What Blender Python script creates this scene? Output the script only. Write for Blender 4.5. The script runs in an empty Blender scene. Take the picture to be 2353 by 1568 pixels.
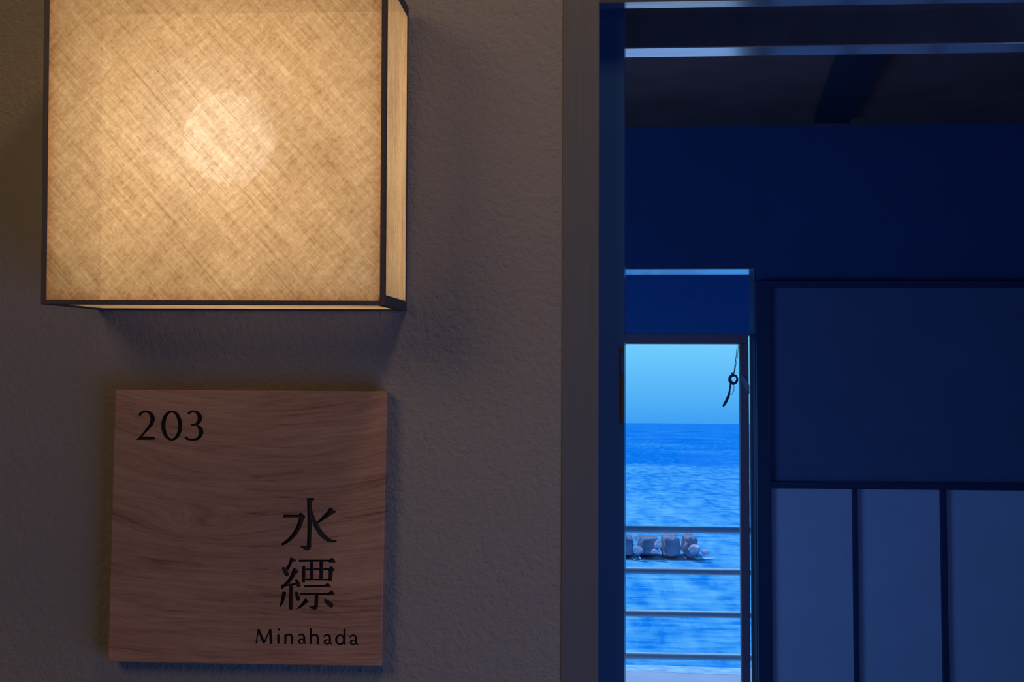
import bpy, bmesh, math, random
from mathutils import Vector, Matrix
random.seed(7)
R = math.radians
C = bpy.context.scene.collection
SC = bpy.context.scene

# ------------------------------------------------------------------ camera
W, H, F = 2353.0, 1568.0, 2850.0
DIST = 0.95
CAM = Vector((0.0, -DIST, 1.45))
az, pitch, roll = R(3.73), R(3.75), R(0.35)
fwd_h = Vector((-math.sin(az), math.cos(az), 0))
fwd = fwd_h * math.cos(pitch) + Vector((0, 0, 1)) * math.sin(pitch)
right0 = Vector((math.cos(az), math.sin(az), 0))
up0 = right0.cross(fwd)
right = right0 * math.cos(roll) + up0 * math.sin(roll)
up = up0 * math.cos(roll) - right0 * math.sin(roll)
cam = bpy.data.cameras.new('camera')
cam.sensor_width = 36.0
cam.lens = F / W * 36.0
cam.clip_start = 0.02
cam.clip_end = 60000
cam_ob = bpy.data.objects.new('camera', cam)
C.objects.link(cam_ob)
m = Matrix((right, up, -fwd)).transposed().to_4x4()
m.translation = CAM
cam_ob.matrix_world = m
SC.camera = cam_ob

# ------------------------------------------------------------------ view
SC.view_settings.view_transform = 'Standard'
SC.view_settings.look = 'None'
SC.view_settings.exposure = 0.0
SC.view_settings.gamma = 1.0
SC.view_settings.use_curve_mapping = False
SC.cycles.use_denoising = True
SC.cycles.max_bounces = 12
SC.cycles.diffuse_bounces = 6
SC.cycles.glossy_bounces = 4
SC.cycles.transparent_max_bounces = 16
SC.cycles.sample_clamp_indirect = 4.0
SC.cycles.caustics_reflective = False
SC.cycles.caustics_refractive = False

# ------------------------------------------------------------------ sky
world = bpy.data.worlds.new('sky')
SC.world = world
world.use_nodes = True
nt = world.node_tree
nt.nodes.clear()
wo = nt.nodes.new('ShaderNodeOutputWorld')
bg = nt.nodes.new('ShaderNodeBackground')
tc = nt.nodes.new('ShaderNodeTexCoord')
sp = nt.nodes.new('ShaderNodeSeparateXYZ')
rp = nt.nodes.new('ShaderNodeValToRGB')
nt.links.new(tc.outputs['Generated'], sp.inputs[0])
nt.links.new(sp.outputs['Z'], rp.inputs[0])
nt.links.new(rp.outputs[0], bg.inputs[0])
nt.links.new(bg.outputs[0], wo.inputs[0])
e = rp.color_ramp.elements
e[0].position = 0.0
e[0].color = (0.050, 0.360, 0.90, 1)
e[1].position = 0.065
e[1].color = (0.180, 0.630, 1.0, 1)
x = rp.color_ramp.elements.new(0.5)
x.color = (0.20, 0.62, 1.0, 1)
bg.inputs['Strength'].default_value = 1.0


def light(name, kind, loc, energy, color, size=None, target=None, size_y=None, rot=None, radius=None):
    l = bpy.data.lights.new(name, kind)
    l.energy = energy
    l.color = color
    if kind == 'AREA':
        l.size = size
        if size_y:
            l.shape = 'RECTANGLE'
            l.size_y = size_y
    if radius is not None:
        l.shadow_soft_size = radius
    o = bpy.data.objects.new(name, l)
    C.objects.link(o)
    o.location = loc
    if target is not None:
        d = Vector(target) - Vector(loc)
        o.rotation_euler = d.to_track_quat('-Z', 'Y').to_euler()
    if rot:
        o.rotation_euler = rot
    return o


# high sun over the sea, slightly to the left
sun = light('sun', 'SUN', (0, 0, 20), 3.2, (0.86, 0.92, 1.0), target=None)
sun.data.angle = R(0.6)
sun.rotation_euler = Vector((0.35, -0.55, -1.0)).to_track_quat('-Z', 'Y').to_euler()
# warm downlight in the corridor, above and to the left of the reader
light('corridor_downlight', 'AREA', (-0.82, -1.18, 2.05), 5.7, (1.0, 0.64, 0.35), size=0.50, target=(-0.15, 0, 1.45))
# added blue fill light, unseen, low on the right of the corridor
light('corridor_blue_fill', 'AREA', (0.92, -0.74, 0.78), 12.5, (0.25, 0.41, 1.0), size=1.0, size_y=1.0, target=(0.05, 0, 1.3))
# small ceiling spot that washes the wall from above
light('ceiling_spot', 'AREA', (0.14, -0.42, 2.42), 4.6, (1.0, 0.64, 0.33), size=0.16, target=(0.02, 0, 1.5))

# unseen blue fill added before the solid left wall to brighten the room
light('room_blue_fill', 'AREA', (-1.88, 1.9, 1.0), 21.0, (0.16, 0.46, 1.0), size=1.5, size_y=1.5, rot=(0, R(-90), 0))

# ------------------------------------------------------------------ helpers


def ray(px, py):
    return fwd * F + right * (px - W / 2) + up * (H / 2 - py)


def P(px, py, y):
    """point of the plane Y = y that is seen at a pixel of the photograph"""
    d = ray(px, py)
    return CAM + d * ((y - CAM.y) / d.y)


def PZ(px, py, z):
    d = ray(px, py)
    return CAM + d * ((z - CAM.z) / d.z)


def X(px, py, y):
    return P(px, py, y).x


def Z(px, py, y):
    return P(px, py, y).z


def tag(o, label=None, cat=None, group=None, kind=None):
    if label:
        o['label'] = label
    if cat:
        o['category'] = cat
    if group:
        o['group'] = group
    if kind:
        o['kind'] = kind
    return o


def empty(name, loc, rot=(0, 0, 0)):
    o = bpy.data.objects.new(name, None)
    o.empty_display_size = 0.05
    C.objects.link(o)
    o.location = loc
    o.rotation_euler = rot
    return o


def mesh_obj(name, verts, faces, mat, parent=None, smooth=False, origin=None):
    me = bpy.data.meshes.new(name)
    off = Vector(origin) if origin is not None else Vector((0, 0, 0))
    me.from_pydata([tuple(Vector(v) - off) for v in verts], [], faces)
    me.update()
    if mat:
        me.materials.append(mat)
    if smooth:
        for p in me.polygons:
            p.use_smooth = True
    o = bpy.data.objects.new(name, me)
    C.objects.link(o)
    if parent:
        o.parent = parent
    elif origin is not None:
        o.location = off
    return o


def bm_obj(name, bm, mat, parent=None, smooth=False, loc=None):
    me = bpy.data.meshes.new(name)
    bmesh.ops.recalc_face_normals(bm, faces=bm.faces)
    bm.to_mesh(me)
    bm.free()
    if mat:
        me.materials.append(mat)
    if smooth:
        for p in me.polygons:
            p.use_smooth = True
    o = bpy.data.objects.new(name, me)
    C.objects.link(o)
    if parent:
        o.parent = parent
    if loc:
        o.location = loc
    return o


def box_bm(lo, hi, bevel=0.0, seg=2, bm=None):
    own = bm is None
    bm = bm or bmesh.new()
    x0, y0, z0 = lo
    x1, y1, z1 = hi
    vs = [bm.verts.new(v) for v in [(x0, y0, z0), (x1, y0, z0), (x1, y1, z0), (x0, y1, z0),
                                    (x0, y0, z1), (x1, y0, z1), (x1, y1, z1), (x0, y1, z1)]]
    fs = [bm.faces.new([vs[i] for i in f]) for f in
          [(0, 3, 2, 1), (4, 5, 6, 7), (0, 1, 5, 4), (1, 2, 6, 5), (2, 3, 7, 6), (3, 0, 4, 7)]]
    if bevel:
        es = list({e_ for f in fs for e_ in f.edges})
        bmesh.ops.bevel(bm, geom=es, offset=bevel, segments=seg, affect='EDGES', profile=0.5)
    return bm


def box(name, lo, hi, mat, parent=None, bevel=0.0, seg=2):
    """box given in the parent's frame (world frame when top-level)"""
    if parent is None:
        c = [(a + b) / 2 for a, b in zip(lo, hi)]
        c[2] = lo[2]
        return bm_obj(name, box_bm([a - k for a, k in zip(lo, c)], [b - k for b, k in zip(hi, c)], bevel, seg), mat, None, loc=c)
    return bm_obj(name, box_bm(lo, hi, bevel, seg), mat, parent)


def prism(name, quad_front, y_front, y_back, mat, parent=None, origin=(0, 0, 0), bevel=0.0):
    """a board whose outline is given by (x, z) pairs, from y_front to y_back"""
    bm = bmesh.new()
    o = Vector(origin)
    f = [bm.verts.new(Vector((q[0], y_front, q[1])) - o) for q in quad_front]
    b = [bm.verts.new(Vector((q[0], y_back, q[1])) - o) for q in quad_front]
    n = len(f)
    bm.faces.new(f)
    bm.faces.new(b[::-1])
    for i in range(n):
        bm.faces.new((f[i], b[i], b[(i + 1) % n], f[(i + 1) % n]))
    if bevel:
        bmesh.ops.bevel(bm, geom=list(bm.edges), offset=bevel, segments=2, affect='EDGES', profile=0.5)
    return bm_obj(name, bm, mat, parent)


def tube_bm(pts, radii, bm=None, n=8, closed=False):
    bm = bm or bmesh.new()
    pts = [Vector(p) for p in pts]
    if not hasattr(radii, '__len__'):
        radii = [radii] * len(pts)
    rings = []
    ref = Vector((0, 1, 0))
    for i, p in enumerate(pts):
        if closed:
            t = pts[(i + 1) % len(pts)] - pts[i - 1]
        else:
            t = pts[min(i + 1, len(pts) - 1)] - pts[max(i - 1, 0)]
        t.normalize()
        a = t.cross(ref)
        if a.length < 1e-3:
            a = t.cross(Vector((1, 0, 0)))
        a.normalize()
        b = t.cross(a)
        rings.append([bm.verts.new(p + (a * math.cos(2 * math.pi * k / n) + b * math.sin(2 * math.pi * k / n)) * radii[i]) for k in range(n)])
    m_ = len(rings)
    for i in range(m_ if closed else m_ - 1):
        r0, r1 = rings[i], rings[(i + 1) % m_]
        for k in range(n):
            bm.faces.new((r0[k], r0[(k + 1) % n], r1[(k + 1) % n], r1[k]))
    if not closed:
        bm.faces.new(rings[0][::-1])
        bm.faces.new(rings[-1])
    return bm


# ------------------------------------------------------------------ materials
class NT:
    def __init__(self, name):
        self.m = bpy.data.materials.new(name)
        self.m.use_nodes = True
        self.t = self.m.node_tree
        self.t.nodes.clear()
        self.out = self.n('ShaderNodeOutputMaterial')

    def n(self, kind, **kw):
        nd = self.t.nodes.new(kind)
        for k, v in kw.items():
            if hasattr(nd, k) and k not in nd.inputs:
                setattr(nd, k, v)
            else:
                nd.inputs[k].default_value = v
        return nd

    def l(self, a, b):
        self.t.links.new(a, b)

    def coords(self, scale=(1, 1, 1), rot=(0, 0, 0), loc=(0, 0, 0)):
        """object coordinates; the rotation comes first, then the scale"""
        tc_ = self.n('ShaderNodeTexCoord')
        r_ = self.n('ShaderNodeMapping')
        r_.inputs['Rotation'].default_value = rot
        r_.inputs['Location'].default_value = loc
        s_ = self.n('ShaderNodeMapping')
        s_.inputs['Scale'].default_value = scale
        self.l(tc_.outputs['Object'], r_.inputs[0])
        self.l(r_.outputs[0], s_.inputs[0])
        return s_.outputs[0]

    def noise(self, vec, scale, detail=3, rough=0.5, dist=0.0):
        nd = self.n('ShaderNodeTexNoise')
        nd.inputs['Scale'].default_value = scale
        nd.inputs['Detail'].default_value = detail
        nd.inputs['Roughness'].default_value = rough
        nd.inputs['Distortion'].default_value = dist
        self.l(vec, nd.inputs['Vector'])
        return nd.outputs[0]

    def ramp(self, fac, stops):
        r = self.n('ShaderNodeValToRGB')
        el = r.color_ramp.elements
        el[0].position, el[0].color = stops[0][0], (*stops[0][1], 1)
        el[1].position, el[1].color = stops[1][0], (*stops[1][1], 1)
        for p_, c_ in stops[2:]:
            x_ = el.new(p_)
            x_.color = (*c_, 1)
        self.l(fac, r.inputs[0])
        return r.outputs[0]

    def math(self, op, a, b=None, clamp=False):
        nd = self.n('ShaderNodeMath')
        nd.operation = op
        nd.use_clamp = clamp
        for i, v in enumerate((a, b)):
            if v is None:
                continue
            if isinstance(v, (int, float)):
                nd.inputs[i].default_value = v
            else:
                self.l(v, nd.inputs[i])
        return nd.outputs[0]

    def mix(self, fac, a, b, blend='MIX'):
        nd = self.n('ShaderNodeMix')
        nd.data_type = 'RGBA'
        nd.blend_type = blend
        for s, v in ((nd.inputs[0], fac), (nd.inputs[6], a), (nd.inputs[7], b)):
            if isinstance(v, (int, float)):
                s.default_value = v
            elif isinstance(v, tuple):
                s.default_value = (*v, 1)
            else:
                self.l(v, s)
        return nd.outputs[2]

    def bump(self, h, strength, dist):
        b = self.n('ShaderNodeBump')
        b.inputs['Strength'].default_value = strength
        b.inputs['Distance'].default_value = dist
        self.l(h, b.inputs['Height'])
        return b.outputs[0]

    def principled(self, color, rough=0.5, spec=0.5, metal=0.0, normal=None):
        p = self.n('ShaderNodeBsdfPrincipled')
        if isinstance(color, tuple):
            p.inputs['Base Color'].default_value = (*color, 1)
        else:
            self.l(color, p.inputs['Base Color'])
        if isinstance(rough, (int, float)):
            p.inputs['Roughness'].default_value = rough
        else:
            self.l(rough, p.inputs['Roughness'])
        p.inputs['Specular IOR Level'].default_value = spec
        p.inputs['Metallic'].default_value = metal
        if normal is not None:
            self.l(normal, p.inputs['Normal'])
        self.l(p.outputs[0], self.out.inputs[0])
        return p


def mat_plain(name, color, rough=0.5, spec=0.5, var=0.15, scale=30, metal=0.0, bump=0.0):
    t = NT(name)
    v = t.coords()
    n_ = t.noise(v, scale, 4)
    lo = tuple(c * (1 - var) for c in color)
    hi = tuple(min(1, c * (1 + var)) for c in color)
    col = t.ramp(n_, [(0.3, lo), (0.7, hi)])
    nm = t.bump(n_, bump, 0.001) if bump else None
    t.principled(col, rough, spec, metal, nm)
    return t.m


def mat_wood(name, dark, light_, axis='Z', rough=0.5, spec=0.5, bump=0.15, fine=420):
    """plain sawn wood, grain running along an axis"""
    t = NT(name)
    s = {'X': (0.03, 1, 1), 'Y': (1, 0.03, 1), 'Z': (1, 1, 0.03)}[axis]
    v = t.coords(scale=s)
    a = t.noise(v, fine, 3, 0.6)
    b = t.noise(v, fine * 0.12, 3, 0.5, 0.5)
    f = t.math('ADD', t.math('MULTIPLY', a, 0.5), t.math('MULTIPLY', b, 0.5))
    col = t.ramp(f, [(0.35, dark), (0.65, light_)])
    t.principled(col, rough, spec, 0, t.bump(a, bump, 0.0006))
    return t.m


def mat_plaster():
    t = NT('brown_plaster')
    v = t.coords()
    big = t.noise(v, 3.0, 3)
    mid = t.noise(v, 215.0, 2, 0.5)
    fine = t.noise(v, 480.0, 2, 0.6)
    streak = t.noise(t.coords(scale=(1, 1, 0.45), rot=(0, R(25), 0)), 190.0, 2)
    h = t.math('ADD', t.math('MULTIPLY', mid, 0.6), t.math('ADD', t.math('MULTIPLY', fine, 0.35), t.math('MULTIPLY', streak, 0.25)))
    col = t.ramp(big, [(0.3, (0.128, 0.122, 0.116)), (0.7, (0.146, 0.139, 0.133))])
    t.principled(col, 0.9, 0.25, 0, t.bump(h, 1.0, 0.0018))
    return t.m


def mat_paper(normal_axis='Y', edge=True, size=(0.24, 0.24)):
    """washi: thin translucent paper with long diagonal fibres"""
    t = NT('washi_paper')
    if normal_axis == 'Y':
        r1, r2 = (0, R(-48), 0), (0, R(44), 0)
        sA = (0.05, 1, 1)
    elif normal_axis == 'X':
        r1, r2 = (R(84), 0, 0), (R(100), 0, 0)
        sA = (1, 0.05, 1)
    else:
        r1, r2 = (0, 0, R(3)), (0, 0, R(-8))
        sA = (0.05, 1, 1)
    fib1 = t.noise(t.coords(scale=sA, rot=r1), 620.0, 3, 0.65)
    fib2 = t.noise(t.coords(scale=(0.15 if sA[0] != 1 else 1, 0.15 if sA[1] != 1 else 1, 1), rot=r2), 420.0, 2, 0.6)
    fib3 = t.noise(t.coords(scale=tuple(0.5 * k if k != 1 else 1 for k in sA), rot=r1), 130.0, 3, 0.5)
    mott = t.noise(t.coords(), 330.0, 4, 0.65)
    cloud = t.noise(t.coords(), 16.0, 4, 0.55)
    mott2 = t.noise(t.coords(), 620.0, 3, 0.6)
    s = t.math('ADD', t.math('MULTIPLY', fib1, 0.27), t.math('MULTIPLY', fib2, 0.20))
    s = t.math('ADD', s, t.math('MULTIPLY', fib3, 0.13))
    s = t.math('ADD', s, t.math('MULTIPLY', mott, 0.24))
    s = t.math('ADD', s, t.math('MULTIPLY', mott2, 0.16))
    fac = t.ramp(s, [(0.38, (0.0, 0.0, 0.0)), (0.62, (1, 1, 1))])
    # a few long darker fibres
    lone = t.noise(t.coords(scale=tuple(0.7 * k if k != 1 else 1 for k in sA), rot=r1, loc=(0.31, 0.2, 0.11)), 420.0, 1, 0.5)
    lfac = t.ramp(lone, [(0.28, (0.84, 0.81, 0.76)), (0.38, (1, 1, 1))])
    col = t.mix(fac, (0.50, 0.365, 0.225), (1.0, 0.90, 0.74))
    col = t.mix(1.0, col, lfac, 'MULTIPLY')
    cl = t.ramp(cloud, [(0.35, (0.80, 0.77, 0.73)), (0.62, (1, 1, 1))])
    col = t.mix(1.0, col, cl, 'MULTIPLY')
    if normal_axis == 'Y':
        # the sheet is pasted down double along its border
        q_ = t.n('ShaderNodeSeparateXYZ')
        t.l(t.coords(), q_.inputs[0])
        ex = t.math('SUBTRACT', size[0] / 2, t.math('ABSOLUTE', q_.outputs[0]))
        ez = t.math('SUBTRACT', size[1] / 2, t.math('ABSOLUTE', t.math('SUBTRACT', q_.outputs[2], size[1] / 2)))
        ed = t.math('ADD', t.math('MINIMUM', ex, ez), t.math('MULTIPLY', t.math('SUBTRACT', mott, 0.5), 0.006))
        rim = t.ramp(t.math('MULTIPLY', ed, 60.0, True), [(0.18, (0.80, 0.58, 0.46)), (0.75, (1, 1, 1))])
        col = t.mix(1.0, col, rim, 'MULTIPLY')
    tr = t.n('ShaderNodeBsdfTranslucent')
    df = t.n('ShaderNodeBsdfDiffuse')
    tp = t.n('ShaderNodeBsdfTransparent')
    t.l(col, tr.inputs[0])
    df.inputs[0].default_value = (0.42, 0.34, 0.18, 1)
    tpc = t.mix(fac, (0.45, 0.40, 0.33), (1.0, 0.97, 0.93))
    t.l(tpc, tp.inputs[0])
    m1 = t.n('ShaderNodeMixShader')
    m1.inputs[0].default_value = 0.30
    t.l(tr.outputs[0], m1.inputs[1])
    t.l(df.outputs[0], m1.inputs[2])
    m2 = t.n('ShaderNodeMixShader')
    m2.inputs[0].default_value = 0.055
    t.l(m1.outputs[0], m2.inputs[1])
    t.l(tp.outputs[0], m2.inputs[2])
    t.l(m2.outputs[0], t.out.inputs[0])
    return t.m


def mat_emit(name, color, strength):
    t = NT(name)
    e_ = t.n('ShaderNodeEmission')
    e_.inputs[0].default_value = (*color, 1)
    e_.inputs[1].default_value = strength
    t.l(e_.outputs[0], t.out.inputs[0])
    return t.m


def mat_sign_wood():
    t = NT('zelkova_board')
    # x along the board, z across; a broad figure warps the growth lines
    v = t.coords()
    warp = t.noise(t.coords(scale=(0.30, 1, 1), loc=(0.13, 0, 0.03)), 14.0, 2, 0.4)
    warp2 = t.noise(t.coords(scale=(0.25, 1, 1)), 45.0, 2, 0.5)
    sx = t.n('ShaderNodeSeparateXYZ')
    t.l(v, sx.inputs[0])
    X_, Z_ = sx.outputs[0], sx.outputs[2]
    # curved growth lines in the upper half, straight ones below
    k = t.n('ShaderNodeMapRange')
    k.interpolation_type = 'SMOOTHSTEP'
    for i_, v_ in ((1, 0.055), (2, 0.115), (3, 0.10), (4, 1.15)):
        k.inputs[i_].default_value = v_
    t.l(Z_, k.inputs[0])
    dx = t.math('SUBTRACT', X_, 0.015)
    zz = t.math('SUBTRACT', Z_, t.math('MULTIPLY', t.math('MULTIPLY', dx, dx), k.outputs[0]))
    # spindle-shaped figure left of the carved characters
    ax = t.math('DIVIDE', t.math('SUBTRACT', X_, -0.030), 0.034)
    az_ = t.math('DIVIDE', t.math('SUBTRACT', Z_, 0.103), 0.010)
    r2 = t.math('ADD', t.math('MULTIPLY', ax, ax), t.math('MULTIPLY', az_, az_))
    zz = t.math('ADD', zz, t.math('MULTIPLY', t.math('EXPONENT', t.math('MULTIPLY', r2, -1.0)), 0.015))
    zz = t.math('ADD', zz, t.math('MULTIPLY', warp, 0.030))
    zz = t.math('ADD', zz, t.math('MULTIPLY', warp2, 0.006))
    cb = t.n('ShaderNodeCombineXYZ')
    t.l(t.math('MULTIPLY', X_, 0.05), cb.inputs[0])
    t.l(zz, cb.inputs[2])
    rings = t.noise(cb.outputs[0], 480.0, 4, 0.7)
    broad = t.noise(cb.outputs[0], 105.0, 3, 0.6)
    fine = t.noise(t.coords(scale=(0.05, 1, 1)), 1700.0, 3, 0.6)
    f = t.math('ADD', t.math('MULTIPLY', rings, 0.42), t.math('MULTIPLY', fine, 0.20))
    f = t.math('ADD', f, t.math('MULTIPLY', broad, 0.38))
    col = t.ramp(f, [(0.38, (0.085, 0.038, 0.027)), (0.46, (0.165, 0.088, 0.060)), (0.60, (0.225, 0.132, 0.092))])
    t.principled(col, 0.55, 0.35, 0, t.bump(f, 0.25, 0.0006))
    return t.m


def mat_sea():
    t = NT('sea_water')
    v = t.coords()
    # wave bands lie parallel to the shore (x)
    a = t.noise(t.coords(scale=(0.45, 1, 1)), 0.9, 4, 0.6, 0.4)
    b = t.noise(t.coords(scale=(0.55, 0.10, 1)), 1.3, 4, 0.6, 0.5)
    c = t.noise(t.coords(scale=(0.10, 0.035, 1)), 0.35, 4, 0.55)
    s = t.math('ADD', t.math('MULTIPLY', a, 0.35), t.math('MULTIPLY', b, 0.35))
    s = t.math('ADD', s, t.math('MULTIPLY', c, 0.3))
    sx = t.n('ShaderNodeSeparateXYZ')
    t.l(v, sx.inputs[0])
    # shallow water over sand near the beach is paler than the deep water far out
    deep = t.ramp(t.math('DIVIDE', sx.outputs[1], 700.0, True),
                  [(0.0, (0.12, 0.12, 0.12)), (0.07, (0.10, 0.10, 0.10)), (0.32, (0.09, 0.09, 0.09)), (0.36, (0.0, 0.0, 0.0)), (0.55, (0.02, 0.02, 0.02))])
    s = t.math('ADD', s, deep)
    col = t.ramp(s, [(0.44, (0.0, 0.112, 0.47)), (0.53, (0.006, 0.150, 0.48)), (0.60, (0.050, 0.245, 0.52)), (0.69, (0.12, 0.33, 0.55))])
    nm = t.bump(t.noise(t.coords(scale=(0.4, 1, 1)), 1.6, 3), 0.35, 0.25)
    t.principled(col, 0.6, 0.0, 0, nm)
    return t.m


M = {}
M['plaster'] = mat_plaster()
M['casing'] = mat_wood('casing_wood', (0.053, 0.058, 0.068), (0.064, 0.070, 0.080), 'Z', 0.55, 0.3, 0.08)
M['track'] = mat_wood('polished_head_track', (0.80, 0.80, 0.80), (1.0, 1.0, 1.0), 'X', 0.13, 0.5, 0.10, 260)
for _n in M['track'].node_tree.nodes:
    if _n.type == 'BSDF_PRINCIPLED':
        _n.inputs['Metallic'].default_value = 0.96
M['groove'] = mat_plain('dark_groove', (0.045, 0.040, 0.050), 0.7, 0.2)
M['door'] = mat_wood('door_wood', (0.014, 0.042, 0.115), (0.017, 0.048, 0.130), 'Z', 0.16, 0.5, 0.02)
M['pull'] = mat_plain('bronze_pull', (0.035, 0.016, 0.010), 0.5, 0.4, metal=0.4)
M['lamp_frame'] = mat_wood('lamp_frame_wood', (0.022, 0.018, 0.019), (0.040, 0.033, 0.034), 'Z', 0.6, 0.3, 0.1)
M['sign'] = mat_sign_wood()
M['ink'] = mat_plain('black_stain', (0.0045, 0.004, 0.0055), 0.8, 0.1, 0.4, 300)
M['ink_soft'] = mat_plain('carved_stain', (0.013, 0.011, 0.017), 0.6, 0.25, 0.6, 700)
M['carve'] = mat_plain('carved_side', (0.030, 0.020, 0.022), 0.6, 0.3, 0.2, 300)
M['thread'] = mat_plain('thread', (0.25, 0.22, 0.20), 0.5, 0.3)
M['bulb'] = mat_emit('bulb_glow', (1.0, 0.84, 0.68), 3.7)
M['fill_glow'] = mat_emit('added_back_glow', (1.0, 0.63, 0.29), 1.78)  # added glow behind the lantern paper, besides the bulb
M['room_wall'] = mat_plain('navy_room_plaster', (0.038, 0.085, 0.27), 0.85, 0.2, 0.05, 6)
M['room_ceiling'] = mat_plain('dark_board_ceiling', (0.20, 0.10, 0.11), 0.8, 0.2, 0.15, 4)
M['beam'] = mat_wood('ceiling_beam_wood', (0.020, 0.024, 0.06), (0.028, 0.034, 0.08), 'Y', 0.6, 0.3)
M['tatami'] = mat_plain('tatami', (0.50, 0.55, 0.46), 0.8, 0.2, 0.1, 60)
M['win_frame'] = mat_wood('window_frame_wood', (0.24, 0.14, 0.22), (0.28, 0.16, 0.25), 'Z', 0.5, 0.4)
M['win_casing'] = mat_plain('lacquered_window_casing', (0.42, 0.42, 0.52), 0.22, 0.9, 0.05)
for _n in M['win_casing'].node_tree.nodes:
    if _n.type == 'BSDF_PRINCIPLED':
        _n.inputs['Metallic'].default_value = 0.5
        _n.inputs['Coat Weight'].default_value = 1.0
        _n.inputs['Coat IOR'].default_value = 2.0
        _n.inputs['Coat Roughness'].default_value = 0.1
M['transom'] = mat_plain('balcony_beam_paint', (0.03, 0.13, 0.36), 0.7, 0.3, 0.05)
M['shoji_frame'] = mat_wood('shoji_frame_wood', (0.020, 0.040, 0.13), (0.028, 0.050, 0.155), 'Z', 0.6, 0.3)
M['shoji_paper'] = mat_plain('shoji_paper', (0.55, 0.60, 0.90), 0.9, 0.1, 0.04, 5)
M['shoji_dark'] = mat_plain('shoji_upper_board', (0.12, 0.155, 0.34), 0.85, 0.2, 0.05, 5)
M['rail'] = mat_plain('painted_rail', (0.34, 0.56, 0.80), 0.30, 0.6, 0.05)
M['cord'] = mat_plain('teal_cord', (0.005, 0.09, 0.20), 0.6, 0.3, 0.2, 900)
M['strap'] = mat_plain('pale_strap', (0.30, 0.34, 0.50), 0.5, 0.3)
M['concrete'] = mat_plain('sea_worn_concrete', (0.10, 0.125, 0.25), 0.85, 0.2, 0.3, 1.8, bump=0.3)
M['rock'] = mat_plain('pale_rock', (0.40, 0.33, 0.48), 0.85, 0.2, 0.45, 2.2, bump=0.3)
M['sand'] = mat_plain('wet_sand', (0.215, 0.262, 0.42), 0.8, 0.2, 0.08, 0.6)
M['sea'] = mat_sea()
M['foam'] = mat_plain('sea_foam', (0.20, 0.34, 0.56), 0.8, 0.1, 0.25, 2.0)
M['slab'] = mat_plain('concrete_slab', (0.35, 0.36, 0.38), 0.8, 0.3)
M['corridor'] = mat_plain('corridor_wall_paint', (0.10, 0.085, 0.07), 0.9, 0.2)
M['corridor_floor'] = mat_wood('corridor_floor_board', (0.05, 0.035, 0.028), (0.08, 0.055, 0.042), 'X', 0.4, 0.4)

gt = NT('window_glass')
tp = gt.n('ShaderNodeBsdfTransparent')
tp.inputs[0].default_value = (0.97, 0.99, 1, 1)
gl = gt.n('ShaderNodeBsdfGlossy')
gl.inputs['Roughness'].default_value = 0.02
fr = gt.n('ShaderNodeFresnel')
fr.inputs[0].default_value = 1.12
mx = gt.n('ShaderNodeMixShader')
gt.l(fr.outputs[0], mx.inputs[0])
gt.l(tp.outputs[0], mx.inputs[1])
gt.l(gl.outputs[0], mx.inputs[2])
gt.l(mx.outputs[0], gt.out.inputs[0])
M['glass'] = gt.m

# ------------------------------------------------------------------ corridor and door wall
Y_CAS = -0.0008        # front of the door casing
Y_S1 = 0.015          # back of the front strip of the head
Y_G = 0.120           # back of the track groove
Y_S2 = 0.147          # room side of the wall
CEIL = 2.62
x_cas0 = X(1291, 700, Y_CAS)
x_cas1 = X(1376, 700, Y_CAS)
z_head = Z(1700, 16, Y_S1)
x_open_r = 1.55       # right side of the opening, well outside the picture
x_left, x_right = -1.9, 2.6


def struct(o, label=None):
    return tag(o, label, kind='structure')


struct(box('wall_front', (x_left, 0.0, 0), (x_cas0 + 0.004, Y_S1, CEIL), M['plaster']), 'brown textured plaster wall that carries the lantern and the sign')
struct(box('wall_front_upper', (x_cas0 + 0.004, 0.0, z_head + 0.10), (x_right, Y_S1, CEIL), M['plaster']))
struct(box('wall_room_side', (-1.9, Y_G, 0), (x_cas1 - 0.02, Y_S2, CEIL), M['room_wall']))
struct(box('wall_room_side_upper', (x_cas1 - 0.02, Y_G, z_head + 0.004), (x_right, Y_S2, CEIL), M['room_wall']))
struct(box('wall_room_side_right', (x_open_r, Y_G, 0), (x_right, Y_S2, z_head), M['room_wall']))
struct(box('wall_front_right', (x_open_r + 0.03, 0, 0), (x_right, Y_S1, z_head + 0.10), M['plaster']))
struct(box('trim_1', (x_cas0, Y_CAS, 0), (x_cas1, 0.018, z_head + 0.10), M['casing'], bevel=0.0007), 'grey brown vertical door casing beside the plaster wall')
# head of the sliding door frame: front strip, track groove, back strip
zh2 = Z(1700, 110, Y_G)
head = struct(empty('trim_2', ((x_cas1 + x_open_r) / 2, 0.07, z_head)), 'dark wooden door head with a wide sliding track groove in its underside')
hx0, hx1 = x_cas1 - head.location.x, x_open_r + 0.05 - head.location.x
box('front_strip', (hx0, Y_CAS - 0.07, 0), (hx1, Y_S1 - 0.07, 0.10), M['track'], head, 0.0006, 1)
box('track_groove', (hx0, Y_S1 - 0.07, 0.030), (hx1, Y_G - 0.07, 0.10), M['groove'], head)
box('groove_side', (hx0, Y_G - 0.0706, 0.0012), (hx1, Y_G - 0.0701, 0.030), M['groove'], head)
box('back_strip', (hx0, Y_G - 0.07, 0), (hx1, Y_S2 - 0.07, 0.10), M['track'], head, 0.0006, 1)
struct(box('trim_3', (x_open_r, Y_CAS, 0), (x_open_r + 0.05, Y_S2, z_head), M['casing'], bevel=0.001))

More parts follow.
